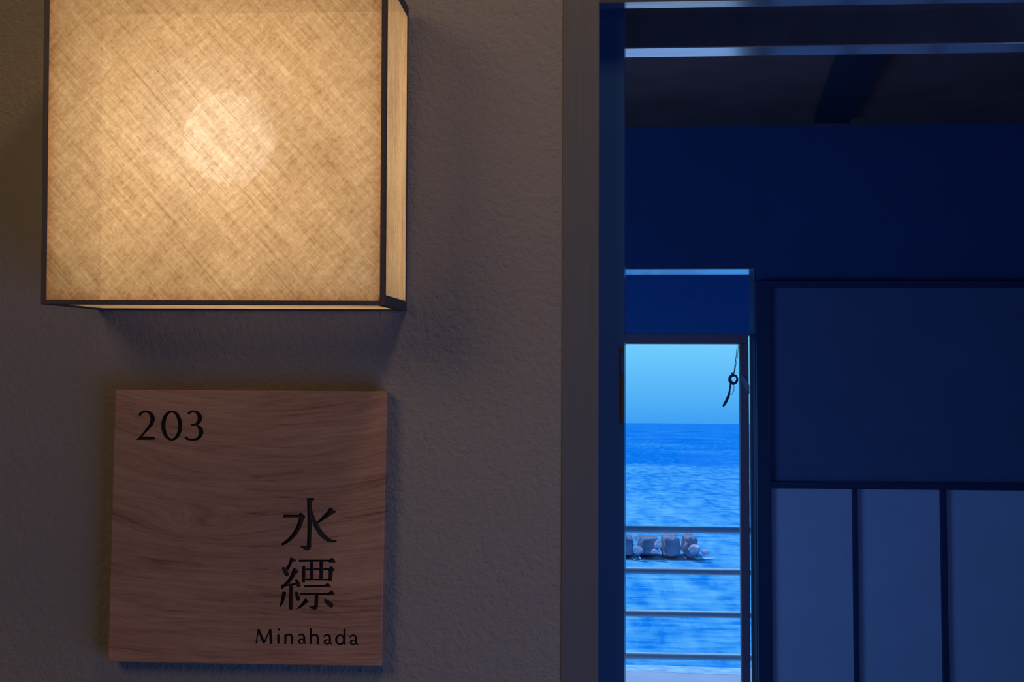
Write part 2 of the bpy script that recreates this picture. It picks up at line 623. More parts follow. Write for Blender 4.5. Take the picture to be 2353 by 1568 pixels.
# sliding door, slid into the wall; its leading edge is angled to show the window's reflection as a bright line
YD0, YD1 = 0.028, 0.060
dx1 = X(1435, 800, YD0)
door = struct(empty('door_1', (dx1 - 0.4, YD0, 0.0)), 'dark sliding door standing open behind the casing')
dl, zt = -0.40, z_head + 0.02
bm = bmesh.new()
lean = math.tan(R(3.6)) * (YD1 - YD0)
out = [(dl, 0), (0.4, 0), (0.4 + lean, YD1 - YD0), (dl, YD1 - YD0)]
lo_ = [bm.verts.new((a, b, 0.01)) for a, b in out]
hi_ = [bm.verts.new((a, b, zt)) for a, b in out]
bm.faces.new(lo_[::-1])
bm.faces.new(hi_)
for i in range(4):
    bm.faces.new((lo_[i], lo_[(i + 1) % 4], hi_[(i + 1) % 4], hi_[i]))
bm_obj('door_panel', bm, M['door'], door)
zp0, zp1 = Z(1430, 972, YD0), Z(1430, 797, YD0)
px0, px1 = X(1425, 880, YD0) - door.location.x, X(1432, 880, YD0) - door.location.x
box('finger_pull', (px0, -0.0012, zp0), (px1, 0.004, zp1), M['pull'], door, 0.0008)
box('latch_plate', (px0 + 0.0005, -0.0016, zp1 - 0.020), (px1, 0.004, zp1 - 0.006), M['door'], door, 0.0006)

struct(box('floor', (x_left, -1.75, -0.12), (x_right, 4.3, 0.0), M['tatami']))
struct(box('floor_corridor', (x_left, -1.75, 0.0), (x_right, 0.0, 0.012), M['corridor_floor']))
struct(box('ceiling_corridor', (x_left, -1.75, CEIL - 0.02), (x_right, 0.0, CEIL), M['corridor']))
struct(box('wall_corridor', (x_left, -1.80, 0), (x_right, -1.75, CEIL), M['corridor']))
struct(box('wall_corridor_left', (x_left - 0.05, -1.75, 0), (x_left, 0.02, CEIL), M['corridor']))
struct(box('wall_corridor_right', (x_right, -1.75, 0), (x_right + 0.05, 0.02, CEIL), M['corridor']))

# ------------------------------------------------------------------ room behind
YB = 4.0                      # room side of the far wall
YW = 4.12                     # window sashes
zc = Z(1850, 288, YB)         # ceiling height of the room
struct(box('ceiling', (x_left - 0.1, Y_S2, zc), (x_right + 0.1, YB + 0.25, zc + 0.3), M['room_ceiling']))
struct(box('wall_left', (-1.95, Y_S2, 0), (-1.90, YB + 0.2, zc), M['room_wall']))
struct(box('wall_right', (x_right, Y_G, 0), (x_right + 0.05, YB + 0.2, zc), M['room_wall']))
wx1 = X(1738, 1000, YB)       # right side of the window opening
wx0 = wx1 - 2.0
wz1 = Z(1600, 617, YB)
wz0 = 0.06
struct(box('wall_back', (wx1, YB, 0), (x_right, YB + 0.2, zc), M['room_wall']), 'dark navy far wall of the room')
struct(box('wall_back_upper', (wx0, YB, wz1), (wx1, YB + 0.2, zc), M['room_wall']))
struct(box('wall_back_left', (-1.95, YB, 0), (wx0, YB + 0.2, zc), M['room_wall']))
struct(box('wall_back_sill', (wx0, YB, 0), (wx1, YB + 0.2, wz0), M['room_wall']))
# beam under the room ceiling
q = [PZ(1925, 135, zc - 0.03), PZ(2035, 135, zc - 0.03), PZ(1952, 284, zc - 0.03), PZ(1872, 284, zc - 0.03)]
d_ = (q[3] - q[0]).normalized()
d2 = (q[2] - q[1]).normalized()
for k in (0, 1):
    dd = d_ if k == 0 else d2
bm = bmesh.new()
pts = [(q[0] - d_ * 1.0), (q[1] - d2 * 1.0), q[2], q[3]]
c0 = sum(pts, Vector()) / 4
b0 = [bm.verts.new(p - c0) for p in pts]
b1 = [bm.verts.new(Vector((p.x, p.y, zc)) - c0) for p in pts]
bm.faces.new(b0)
bm.faces.new(b1[::-1])
for i in range(4):
    bm.faces.new((b0[i], b0[(i + 1) % 4], b1[(i + 1) % 4], b1[i]))
tag(bm_obj('ceiling_beam', bm, M['beam'], loc=tuple(c0)), 'dark beam running back across the dim ceiling of the room', 'beam')

# window
win = struct(empty('window_1', ((wx0 + wx1) / 2, YW, wz0)), 'tall window onto the sea')
ox, oy, oz = win.location


def wbox(name, x0, x1, y0, y1, z0, z1, mat, bevel=0.0):
    return box(name, (x0 - ox, y0 - oy, z0 - oz), (x1 - ox, y1 - oy, z1 - oz), mat, win, bevel)


tk = 0.0035
wbox('casing_head', wx0, wx1, YB - 0.002, YW + 0.06, wz1 - tk, wz1, M['win_casing'])
wbox('casing_side', wx1 - tk, wx1, YB - 0.002, YW + 0.05, wz0, wz1 - tk, M['shoji_frame'])
sx1 = X(1722, 1100, YW)
wbox('casing_side', wx0, wx0 + tk, YB - 0.002, YW, wz0, wz1 - tk, M['win_casing'])
wbox('sill', wx0, wx1, YB - 0.02, YW + 0.07, wz0, wz0 + 0.02, M['win_casing'])
zr1 = Z(1600, 768, YW)
zr0 = Z(1600, 790, YW)
wbox('transom_pane', wx0 + tk, wx1 - tk, YW + 0.02, YW + 0.024, zr1, wz1 - tk, M['glass'])
wbox('top_rail', wx0 + tk, sx1, YW + 0.0, YW + 0.045, zr0, zr1, M['win_frame'], 0.002)
sx0 = X(1702, 1100, YW)
wbox('sash_stile', sx0, sx1, YW, YW + 0.045, wz0 + 0.02, zr0, M['win_frame'], 0.002)
wbox('sash_stile', wx0 + tk, wx0 + 0.045, YW, YW + 0.045, wz0 + 0.02, zr0, M['win_frame'], 0.002)
wbox('bottom_rail', wx0 + 0.045, sx0, YW, YW + 0.045, wz0 + 0.02, wz0 + 0.07, M['win_frame'], 0.002)
wbox('pane', wx0 + 0.045, sx0, YW + 0.020, YW + 0.024, wz0 + 0.07, zr0, M['glass'])
wbox('pane', sx1, wx1 - tk, YW + 0.020, YW + 0.024, wz0 + 0.02, zr1, M['glass'])
# pale strap from the cord to the stile
strap = [P(a, b, YW - 0.004) for a, b in ((1700, 861), (1711, 866), (1722, 886), (1722, 906), (1711, 890), (1701, 873))]
prism('latch_strap', [(p.x - ox, p.z - oz) for p in strap], -0.004, 0.0, M['strap'], win)

# portal that guides the sky light through the window
pl = light('window_daylight_guide', 'AREA', ((wx0 + wx1) / 2, YW + 0.3, 1.0), 1.0, (1, 1, 1), size=2.1, size_y=2.2, rot=(R(-90), 0, 0))
pl.data.cycles.is_portal = True

# cord with a ring knot, hanging before the glass
YC = YW - 0.012
cp = P(1686, 872, YC)
cord = tag(empty('pull_cord', tuple(cp)), 'thin teal cord with a ring knot hanging before the window pane', 'cord')


def cpt(a, b):
    return P(a, b, YC) - cp


bm = tube_bm([cpt(1694, 792), cpt(1692, 815), cpt(1689, 840), cpt(1687, 858)], [0.0010, 0.0012, 0.0018, 0.0022], n=8)
tube_bm([cpt(1697, 792), cpt(1695, 818), cpt(1690, 845), cpt(1687, 858)], 0.0010, bm)
bm_obj('strand', bm, M['cord'], cord, True)
rc = (1685.5, 872)
ringp = [cpt(rc[0] + 8.6 * math.cos(a), rc[1] + 9.6 * math.sin(a)) for a in [2 * math.pi * k / 20 for k in range(20)]]
bm = tube_bm(ringp, [0.0056 + 0.0014 * math.cos(2 * math.pi * k / 20 - 2.6) for k in range(20)], n=8, closed=True)
bm_obj('ring', bm, M['cord'], cord, True)
bm = tube_bm([cpt(1683, 856), cpt(1684, 862), cpt(1686, 866)], [0.004, 0.0068, 0.004])
bm_obj('knot', bm, M['cord'], cord, True)
bm = tube_bm([cpt(1679, 882), cpt(1677, 895), cpt(1675, 908), cpt(1669, 922), cpt(1663, 932), cpt(1661, 935)],
             [0.0034, 0.0030, 0.0050, 0.0058, 0.0048, 0.0012])
bm_obj('tail', bm, M['cord'], cord, True)
bm = tube_bm([cpt(1684, 882), cpt(1687, 890), cpt(1686, 900), cpt(1681, 907)], 0.0010)
bm_obj('loop', bm, M['cord'], cord, True)

# shoji screen on the right
YS = YB - 0.035
sx = lambda px, py=1300: X(px, py, YS)
sz = lambda py, px=1900: Z(px, py, YS)
sh = tag(empty('shoji_screen', ((sx(1742) + sx(2600)) / 2, YS, 0)), 'dark framed shoji screen with pale paper panels, right of the window', 'screen')
qx = sh.location.x


def sbox(name, x0, x1, y0, y1, z0, z1, mat, bevel=0.001):
    return box(name, (x0 - qx, y0 - YS, z0), (x1 - qx, y1 - YS, z1), mat, sh, bevel)


ztop, zmid = sz(646), sz(1118)
xl, xr = sx(1742), sx(2600)
zrt, zrb = sz(661), sz(1108)
sbox('stile', xl, sx(1774), YS, YS + 0.033, 0.01, ztop, M['shoji_frame'])
sbox('stile', xr - 0.06, xr, YS, YS + 0.033, 0.01, ztop, M['shoji_frame'])
sbox('top_rail', sx(1774), xr - 0.06, YS, YS + 0.033, zrt, ztop, M['shoji_frame'])
sbox('middle_rail', sx(1774), xr - 0.06, YS, YS + 0.033, sz(1124), zrb, M['shoji_frame'])
sbox('bottom_rail', sx(1774), xr - 0.06, YS, YS + 0.033, 0.01, 0.10, M['shoji_frame'])
sbox('upper_panel', sx(1774), xr - 0.06, YS + 0.020, YS + 0.026, zrb, zrt, M['shoji_dark'], 0)
edges = [1774, 1961, 1973, 2164, 2178, 2372, 2386, 2545]
for k in range(0, 8, 2):
    a, b = sx(edges[k]), min(sx(edges[k + 1]), xr - 0.06)
    sbox('paper_panel', a, b, YS + 0.018, YS + 0.022, 0.10, sz(1124), M['shoji_paper'], 0)
    if k < 6:
        sbox('muntin', sx(edges[k + 1]), sx(edges[k + 2]), YS + 0.002, YS + 0.030, 0.10, sz(1124), M['shoji_frame'])

# ------------------------------------------------------------------ balcony, sea and beach
struct(box('roof', (x_left - 1, -2.6, zc + 0.3), (x_right + 1, 4.6, zc + 0.5), M['slab']))
struct(box('floor_balcony', (-2.6, 4.2, -0.25), (3.4, 5.42, -0.02), M['slab']))
YR = 5.30
YE = 5.75
ze = Z(1600, 770, YE)
struct(box('ceiling_balcony', (-2.6, 4.2, ze + 0.40), (3.4, YE + 0.25, ze + 0.46), M['transom']))
struct(box('trim_4', (-2.6, YE, ze), (3.4, YE + 0.10, ze + 0.40), M['transom']), 'dark beam along the edge of the balcony roof')
rail = tag(empty('balcony_railing', (0.3, YR, -0.02)), 'blue balcony railing of horizontal bars seen through the window', 'railing')
bars = [(1210, 1225.5), (1306, 1321), (1404, 1419), (1501, 1517), (1600, 1616), (1698, 1714)]
for i, (a, b) in enumerate(bars):
    z1_, z0_ = Z(1560, a, YR), Z(1560, b, YR)
    box('rail_bar', (-2.4, -0.018 if i else -0.024, z0_ + 0.02), (2.45, 0.018, z1_ + 0.02), M['rail'], rail, min(0.0165, (z1_ - z0_) * 0.48), 4)
for px in (-2.35, -0.90, 1.35, 2.42):
    box('post', (px - 0.02, 0.019, 0.0), (px + 0.02, 0.06, Z(1560, 1212, YR) + 0.01), M['rail'], rail, 0.003)

EYE = 8.0
ZS = CAM.z - EYE
shore = 43.0
L = 30000
mesh_obj_sea = mesh_obj('sea', [(-L, 38.0, ZS), (L, 38.0, ZS), (L, 2 * L, ZS), (-L, 2 * L, ZS)], [(0, 1, 2, 3)], M['sea'], origin=(0, 0, ZS))
tag(mesh_obj_sea, 'bright blue sea out to the horizon', kind='structure')
# beach: slopes gently down to the water
bx = []
N = 80
for i in range(N + 1):
    x_ = -80 + 160 * i / N
    ye = 39.6 + 0.5 * math.sin(x_ * 0.23) + 0.3 * math.sin(x_ * 0.71 + 1)
    bx.append((x_, ye))
vs, fs = [], []
for i, (x_, ye) in enumerate(bx):
    vs += [(x_, 4.0, ZS + 1.0), (x_, ye - 3, ZS + 0.12), (x_, ye, ZS + 0.02), (x_, 47, ZS - 0.6)]
    if i < N:
        k = 4 * i
        for j in range(3):
            fs.append((k + j, k + 4 + j, k + 5 + j, k + 1 + j))
tag(mesh_obj('beach', vs, fs, M['sand'], origin=(0, 20, ZS)), 'pale wet sand below the sea', kind='structure')
# water film that runs up the sand, and the broken white edge
vs, fs = [], []
for i, (x_, ye) in enumerate(bx):
    vs += [(x_, ye - 0.35, ZS + 0.036), (x_, ye + 0.9, ZS + 0.012)]
    if i < N:
        k = 2 * i
        fs.append((k, k + 2, k + 3, k + 1))
tag(mesh_obj('swash', vs, fs, M['foam'], origin=(0, 42, ZS)), 'thin pale foam where the sea meets the sand', kind='stuff')

# breakwater of concrete blocks and boulders
YK = CAM.y + EYE * F / (1281 - 972)       # distance of the waterline of the breakwater


def rough_block(name, px0, px1, py0, py1, depth, mat, label, cat, group=None, taper=0.16, jag=0.04, yk=None, lean=0.0, seed=0, cuts=3):
    yk = yk or YK
    rnd = random.Random(seed)
    x0, x1 = X(px0, py1, yk), X(px1, py1, yk)
    z0, z1 = Z((px0 + px1) / 2, py1, yk), Z((px0 + px1) / 2, py0 + 12, yk)
    w, h = x1 - x0, z1 - z0
    bm = bmesh.new()
    bmesh.ops.create_cube(bm, size=1.0)
    bmesh.ops.subdivide_edges(bm, edges=list(bm.edges), cuts=cuts, use_grid_fill=True)
    for v in bm.verts:
        t_ = v.co.z + 0.5
        k = 1 - taper * t_
        v.co = Vector((v.co.x * w * k + lean * w * t_, v.co.y * depth * k, t_ * h))
        v.co += Vector((rnd.uniform(-1, 1), rnd.uniform(-1, 1), rnd.uniform(-1, 1) * (t_ > 0.1))) * jag
    bmesh.ops.bevel(bm, geom=[e_ for e_ in bm.edges if len(e_.link_faces) == 2 and e_.calc_face_angle() > 0.9], offset=0.08, segments=1, affect='EDGES')
    o = bm_obj(name, bm, mat, loc=((x0 + x1) / 2, yk + depth / 2, z0))
    return tag(o, label, cat, group)


def boulder(px, py, rpx, label, squash=0.7, seed=0, yk=None, group=None):
    yk = yk or YK - 0.5
    rnd = random.Random(seed)
    c = P(px, py, yk)
    r = rpx * (yk - CAM.y) / F
    bm = bmesh.new()
    bmesh.ops.create_icosphere(bm, subdivisions=2, radius=1.0)
    for v in bm.verts:
        v.co *= 1 + rnd.uniform(-0.16, 0.16)
        v.co = Vector((v.co.x * r, v.co.y * r, v.co.z * r * squash))
    o = bm_obj('boulder', bm, M['rock'], loc=(c.x, yk, c.z))
    return tag(o, label, 'rock', group)


GB = 'concrete blocks of the breakwater'
rough_block('concrete_block', 1378, 1416, 1226, 1276, 3.8, M['concrete'], 'grey concrete breakwater block hidden behind the door edge', 'concrete block', GB, seed=1)
rough_block('concrete_block', 1419, 1458, 1227, 1276, 3.8, M['concrete'], 'leftmost visible breakwater block, cut off by the dark door edge', 'concrete block', GB, seed=2)
rough_block('concrete_block', 1468, 1512, 1228, 1276, 3.8, M['concrete'], 'second breakwater block from the door edge, between two pale boulders', 'concrete block', GB, seed=3, lean=0.12)
rough_block('concrete_block', 1523, 1563, 1226, 1279, 3.8, M['concrete'], 'wide pale topped breakwater block, third from the door edge', 'concrete block', GB, seed=4, lean=0.04)
rough_block('concrete_block', 1574, 1605, 1227, 1280, 3.8, M['concrete'], 'breakwater block leaning right, last one before the open water', 'concrete block', GB, seed=5, lean=0.08)
boulder(1464, 1236, 8, 'small pale boulder high between the first two breakwater blocks', 0.9, 11)
boulder(1466, 1265, 11, 'pale boulder low at the foot of the leftmost visible block', 0.9, 12)
boulder(1512, 1252, 9, 'pale boulder squeezed between the second and third breakwater blocks', 1.1, 13)
boulder(1506, 1268, 10, 'flat pinkish boulder at the waterline before the second block', 0.6, 14)
boulder(1597, 1263, 14, 'large pale boulder at the right tip of the breakwater', 0.85, 15)
boulder(1621, 1269, 9, 'dark pointed rock outermost at the right end of the breakwater', 0.7, 16)
# white water along the foot of the breakwater
vs, fs = [], []
for i in range(41):
    px = 1380 + 260 * i / 40
    wob = 2.0 * math.sin(i * 1.7) + 1.4 * math.sin(i * 0.6)
    a = PZ(px, 1281, ZS + 0.03)
    b = PZ(px, 1285.5 + wob * (1 - i / 60), ZS + 0.03)
    vs += [a, b]
    if i < 40:
        fs.append((2 * i, 2 * i + 1, 2 * i + 3, 2 * i + 2))
tag(mesh_obj('wash_foam', vs, fs, M['foam'], origin=tuple(PZ(1500, 1285, ZS))), 'line of foam along the foot of the breakwater', kind='stuff')

# ------------------------------------------------------------------ lantern
DL = 0.100                       # depth of the box
pL, pR = P(94, 700, -DL), P(885, 702.5, -DL)
LW = (pR - pL).length
LH = 0.236
mid = (pL + pR) / 2
tilt = R(3.0)
yaw_in = math.atan2(pR.z - pL.z, pR.x - pL.x)
base = Vector((mid.x, mid.y + DL * math.cos(tilt), mid.z + DL * math.sin(tilt)))
base.y = min(base.y, -0.0005)
lamp = empty('wall_lantern', tuple(base), (tilt, -yaw_in, 0))
tag(lamp, 'square glowing paper wall lantern in a thin dark frame above the wooden sign', 'lamp')
hw = LW / 2
ft = 0.0038


def lbox(name, lo, hi, mat=M['lamp_frame'], parent=lamp, bevel=0.0004):
    return box(name, lo, hi, mat, parent, bevel, 1)


for s in (-1, 1):
    xa, xb = sorted((s * hw, s * (hw - ft)))
    lbox('frame_post', (xa, -DL, 0), (xb, -DL + ft, LH))
    lbox('frame_post', (xa, -ft * 0.5, 0), (xb, 0, LH))
    xa, xb = sorted((s * hw, s * (hw - 0.006)))
    lbox('side_rail', (xa, -DL + ft, 0), (xb, -ft * 0.5, 0.0075))
    lbox('side_rail', (xa, -DL + ft, LH - 0.0075), (xb, -ft * 0.5, LH))
for z in (0, LH - 0.0034):
    lbox('front_rail', (-hw + ft, -DL, z), (hw - ft, -DL + ft, z + 0.0034))
    lbox('back_rail', (-hw + ft, -0.0012, z), (hw - ft, 0, z + 0.0034))
pap_f, pap_s, pap_b = mat_paper('Y', size=(LW, LH)), mat_paper('X'), mat_paper('Z')
lbox('front_paper', (-hw + ft, -DL + 0.0012, 0.0034), (hw - ft, -DL + 0.0014, LH - 0.0034), pap_f, bevel=0)
# single-sheet panels
bpy.data.objects.remove(bpy.data.objects['front_paper'])


def sheet(name, v4, mat):
    return mesh_obj(name, v4, [(0, 1, 2, 3)], mat, lamp)


yf = -DL + 0.0008
sheet('front_paper', [(-hw + ft, yf, 0.0034), (hw - ft, yf, 0.0034), (hw - ft, yf, LH - 0.0034), (-hw + ft, yf, LH - 0.0034)], pap_f)
for s in (-1, 1):
    xs = s * (hw - 0.0008)
    v4 = [(xs, -DL + ft, 0.0075), (xs, -0.0020, 0.0075), (xs, -0.0020, LH - 0.0075), (xs, -DL + ft, LH - 0.0075)]
    sheet('side_paper', v4 if s > 0 else v4[::-1], pap_s)
for z in (0.0012, LH - 0.0012):
    v4 = [(-hw + 0.006, -DL + ft, z), (-hw + 0.006, -0.0012, z), (hw - 0.006, -0.0012, z), (hw - 0.006, -DL + ft, z)]
    sheet('bottom_paper' if z < 0.1 else 'top_paper', v4 if z < 0.1 else v4[::-1], pap_b)
# back board with an added glow sheet to even the light, and the round bulb on its holder
lbox('back_board', (-hw + ft, -0.0012, 0.0034), (hw - ft, -0.0002, LH - 0.0034), M['lamp_frame'], bevel=0)
lbox('glow_fill_board', (-hw + 0.0042, -0.0045, 0.0042), (hw - 0.0042, -0.0014, LH - 0.0042), M['fill_glow'], bevel=0)
bc = lamp.matrix_basis.inverted() @ P(530, 320, -0.045)
bm = bmesh.new()
bmesh.ops.create_uvsphere(bm, u_segments=40, v_segments=24, radius=0.0335)
bmesh.ops.translate(bm, verts=bm.verts, vec=(bc.x, -0.040, bc.z))
bm_obj('bulb', bm, M['bulb'], lamp, True)
bm = tube_bm([(bc.x, -0.004, bc.z), (bc.x, -0.012, bc.z)], 0.016, n=20)
bm_obj('bulb_holder', bm, M['thread'], lamp, True)
inv = lamp.matrix_basis.inverted()
th = []
for px, py in [(470, 715), (476, 719), (483, 724), (490, 725.5), (498, 724), (506, 719), (513, 715)]:
    v = inv @ P(px, py, -0.012)
    th.append(v)
bm_obj('thread_loop', tube_bm(th, 0.00012, n=6), M['thread'], lamp, True)
# wedge bracket that holds the leaning top off the wall
gap = LH * math.sin(tilt)
bk = inv @ Vector((mid.x, 0, base.z + LH * 0.85))
bm = bmesh.new()
pw = []
for xx in (-0.03, 0.03):
    for zz in (0.60, 0.80):
        a = lamp.matrix_basis @ Vector((xx, 0, LH * zz))
        pw.append((Vector((xx, 0, LH * zz)), inv @ Vector((a.x, -0.0002, a.z))))
vv = [bm.verts.new(p) for pair in pw for p in pair]
# order: 0 a00f,1 a00b,2 a01f,3 a01b,4 a10f,5 a10b,6 a11f,7 a11b
for f in [(0, 2, 6, 4), (1, 5, 7, 3), (0, 1, 3, 2), (4, 6, 7, 5), (0, 4, 5, 1), (2, 3, 7, 6)]:
    bm.faces.new([vv[i] for i in f])
bm_obj('wall_bracket', bm, M['lamp_frame'], lamp)

# ------------------------------------------------------------------ room sign
YSF, YSB = -0.0155, -0.002
corners = [(264, 895.5), (890, 899.5), (877, 1532.5), (247, 1522.5)]
cc = [P(a, b, YSF) for a, b in corners]
so = Vector((sum(c.x for c in cc) / 4, YSB, min(c.z for c in cc)))
sign = tag(empty('room_sign', tuple(so)), 'square wooden room sign engraved 203 and Minahada, hung below the lantern', 'sign')
board = prism('board', [(c.x, c.z) for c in cc], YSF, YSB, M['sign'], sign, so, bevel=0.0009)
board.data.materials.append(M['carve'])
for s, zz in ((-1, 0.16), (1, 0.16), (-1, 0.04), (1, 0.04)):
    box('spacer', (s * 0.06 - 0.006, 0, zz - 0.006), (s * 0.06 + 0.006, 0.0019, zz + 0.006), M['lamp_frame'], sign)


def smooth_path(pts, n=6):
    """Catmull-Rom through (x, y, w)"""
    if len(pts) < 3:
        return pts
    out_ = []
    P_ = [pts[0]] + list(pts) + [pts[-1]]
    for i in range(1, len(P_) - 2):
        p0, p1, p2, p3 = P_[i - 1:i + 3]
        for k in range(n):
            t_ = k / n
            out_.append(tuple(0.5 * (2 * b + (c - a) * t_ + (2 * a - 5 * b + 4 * c - d) * t_ ** 2 + (-a + 3 * b - 3 * c + d) * t_ ** 3)
                              for a, b, c, d in zip(p0, p1, p2, p3)))
    out_.append(tuple(pts[-1]))
    return out_


def strip(pts, closed=False):
    L_, R_ = [], []
    n = len(pts)
    for i, (x_, y_, w_) in enumerate(pts):
        a = pts[(i + 1) % n] if (closed or i < n - 1) else pts[i]
        b = pts[i - 1] if (closed or i > 0) else pts[i]
        dx, dy = a[0] - b[0], a[1] - b[1]
        l_ = math.hypot(dx, dy) or 1
        nx, ny = -dy / l_, dx / l_
        L_.append((x_ + nx * w_ / 2, y_ + ny * w_ / 2))
        R_.append((x_ - nx * w_ / 2, y_ - ny * w_ / 2))
    return L_, R_


def shape_prism(bm, shape, conv, y0, y1):
    """adds one closed solid for a stroke, a ring or a polygon"""
    kind, pts = shape

    def v(p, y):
        w_ = conv(p)
        return bm.verts.new((w_[0], y, w_[1]))
    if kind == 'poly':
        a = [v(p, y0) for p in pts]
        b = [v(p, y1) for p in pts]
        bm.faces.new(a)
        bm.faces.new(b[::-1])
        n = len(a)
        for i in range(n):
            bm.faces.new((a[i], b[i], b[(i + 1) % n], a[(i + 1) % n]))
        return
    closed = kind == 'ring'
    path = pts if closed or kind == 'line' else smooth_path(pts)
    L_, R_ = strip(path, closed)
    la, lb = [v(p, y0) for p in L_], [v(p, y1) for p in L_]
    ra, rb = [v(p, y0) for p in R_], [v(p, y1) for p in R_]
    n = len(la)
    for i in range(n if closed else n - 1):
        j = (i + 1) % n
        bm.faces.new((la[i], la[j], ra[j], ra[i]))
        bm.faces.new((lb[j], lb[i], rb[i], rb[j]))
        bm.faces.new((la[j], la[i], lb[i], lb[j]))
        bm.faces.new((ra[i], ra[j], rb[j], rb[i]))
    if not closed:
        bm.faces.new((la[0], ra[0], rb[0], lb[0]))
        bm.faces.new((ra[-1], la[-1], lb[-1], rb[-1]))


BS = 100.0     # the carving is cut at 100 times the size and brought back down


def conv_from(x0, y0, sc):
    def f(p):
        w_ = P(x0 + p[0] / sc, y0 + p[1] / sc, YSF)
        return ((w_.x - so.x) * BS, (w_.z - so.z) * BS)
    return f


cA = conv_from(290, 920, 11.205)
cB = conv_from(560, 1120, 3.919)
S = 's'
two = [(S, [(335, 392, 78), (400, 322, 62), (505, 292, 56), (605, 330, 82), (675, 430, 112), (668, 550, 108), (600, 680, 86), (480, 820, 62), (370, 945, 52), (315, 1000, 36)]),
       ('poly', [(248, 1024), (300, 972), (385, 943), (738, 940), (730, 1020)])]
zero = [('ring', [(1172 + 216 * math.cos(t), 655 + 362 * math.sin(t), 56 + 54 * abs(math.cos(t)) ** 1.3) for t in [2 * math.pi * k / 40 for k in range(40)]])]
three = [(S, [(1595, 362, 66), (1655, 306, 54), (1745, 288, 52), (1835, 330, 88), (1893, 430, 118), (1880, 535, 104), (1800, 615, 64), (1668, 642, 44)]),
         (S, [(1770, 632, 30), (1850, 668, 66), (1915, 765, 112), (1925, 860, 112), (1850, 980, 78), (1710, 1022, 48), (1600, 1005, 56), (1520, 960, 76)])]


def letter_a(d, dy=0):
    return [(S, [(488 + d, 1345 + dy, 12), (512 + d, 1327 + dy, 15), (538 + d, 1336 + dy, 20), (545 + d, 1362 + dy, 20), (545 + d, 1395 + dy, 20), (562 + d, 1412 + dy, 10)]),
            ('ring', [(521 + d + 25 * math.cos(t), 1390 + dy + 19 * math.sin(t), 11 + 7 * max(0, -math.cos(t))) for t in [2 * math.pi * k / 24 for k in range(24)]])]


word = [
    [('line', [(112, 1412, 12), (131, 1278, 12)]), ('line', [(131, 1282, 24), (184, 1406, 22)]), ('line', [(182, 1406, 12), (240, 1280, 14)]), ('line', [(238, 1280, 24), (247, 1414, 24)])],
    [('line', [(312, 1327, 21), (312, 1412, 21)]), ('poly', [(316 + 12 * math.cos(t), 1284 + 11 * math.sin(t)) for t in [2 * math.pi * k / 10 for k in range(10)]])],
    [('line', [(375, 1326, 20), (375, 1413, 20)]), (S, [(376, 1354, 10), (398, 1330, 16), (424, 1332, 20), (435, 1355, 20), (435, 1414, 20)])],
    letter_a(0),
    [('line', [(604, 1272, 20), (604, 1414, 20)]), (S, [(605, 1356, 10), (628, 1331, 16), (654, 1334, 20), (666, 1356, 20), (666, 1418, 20)])],
    letter_a(232, 4),
    [('ring', [(868 + 36 * math.cos(t), 1375 + 41 * math.sin(t), 15 + 6 * abs(math.cos(t))) for t in [2 * math.pi * k / 24 for k in range(24)]]), ('line', [(908, 1276, 20), (908, 1420, 20)])],
    letter_a(466, 8),
]
water = [(S, [(590, 98, 44), (593, 180, 44), (595, 250, 44), (592, 400, 40), (588, 500, 38), (587, 540, 44)]),
         ('poly', [(568, 98), (630, 98), (640, 106), (612, 136), (570, 136)]),
         ('poly', [(606, 515), (604, 550), (590, 568), (565, 572), (512, 538), (510, 528), (568, 528)]),
         ('line', [(358, 260, 26), (500, 261, 24)]),
         ('poly', [(486, 252), (512, 229), (530, 238), (556, 264), (540, 296), (498, 292)]),
         (S, [(522, 275, 44), (500, 345, 44), (455, 425, 40), (395, 485, 32), (342, 518, 20)]),
         (S, [(795, 212, 56), (745, 255, 42), (700, 292, 28), (662, 324, 12)]),
         ('poly', [(776, 184), (790, 190), (832, 220), (824, 234), (780, 238), (758, 204)]),
         (S, [(606, 205, 18), (632, 300, 36), (680, 395, 46), (735, 455, 44), (790, 486, 30), (838, 484, 8)])]
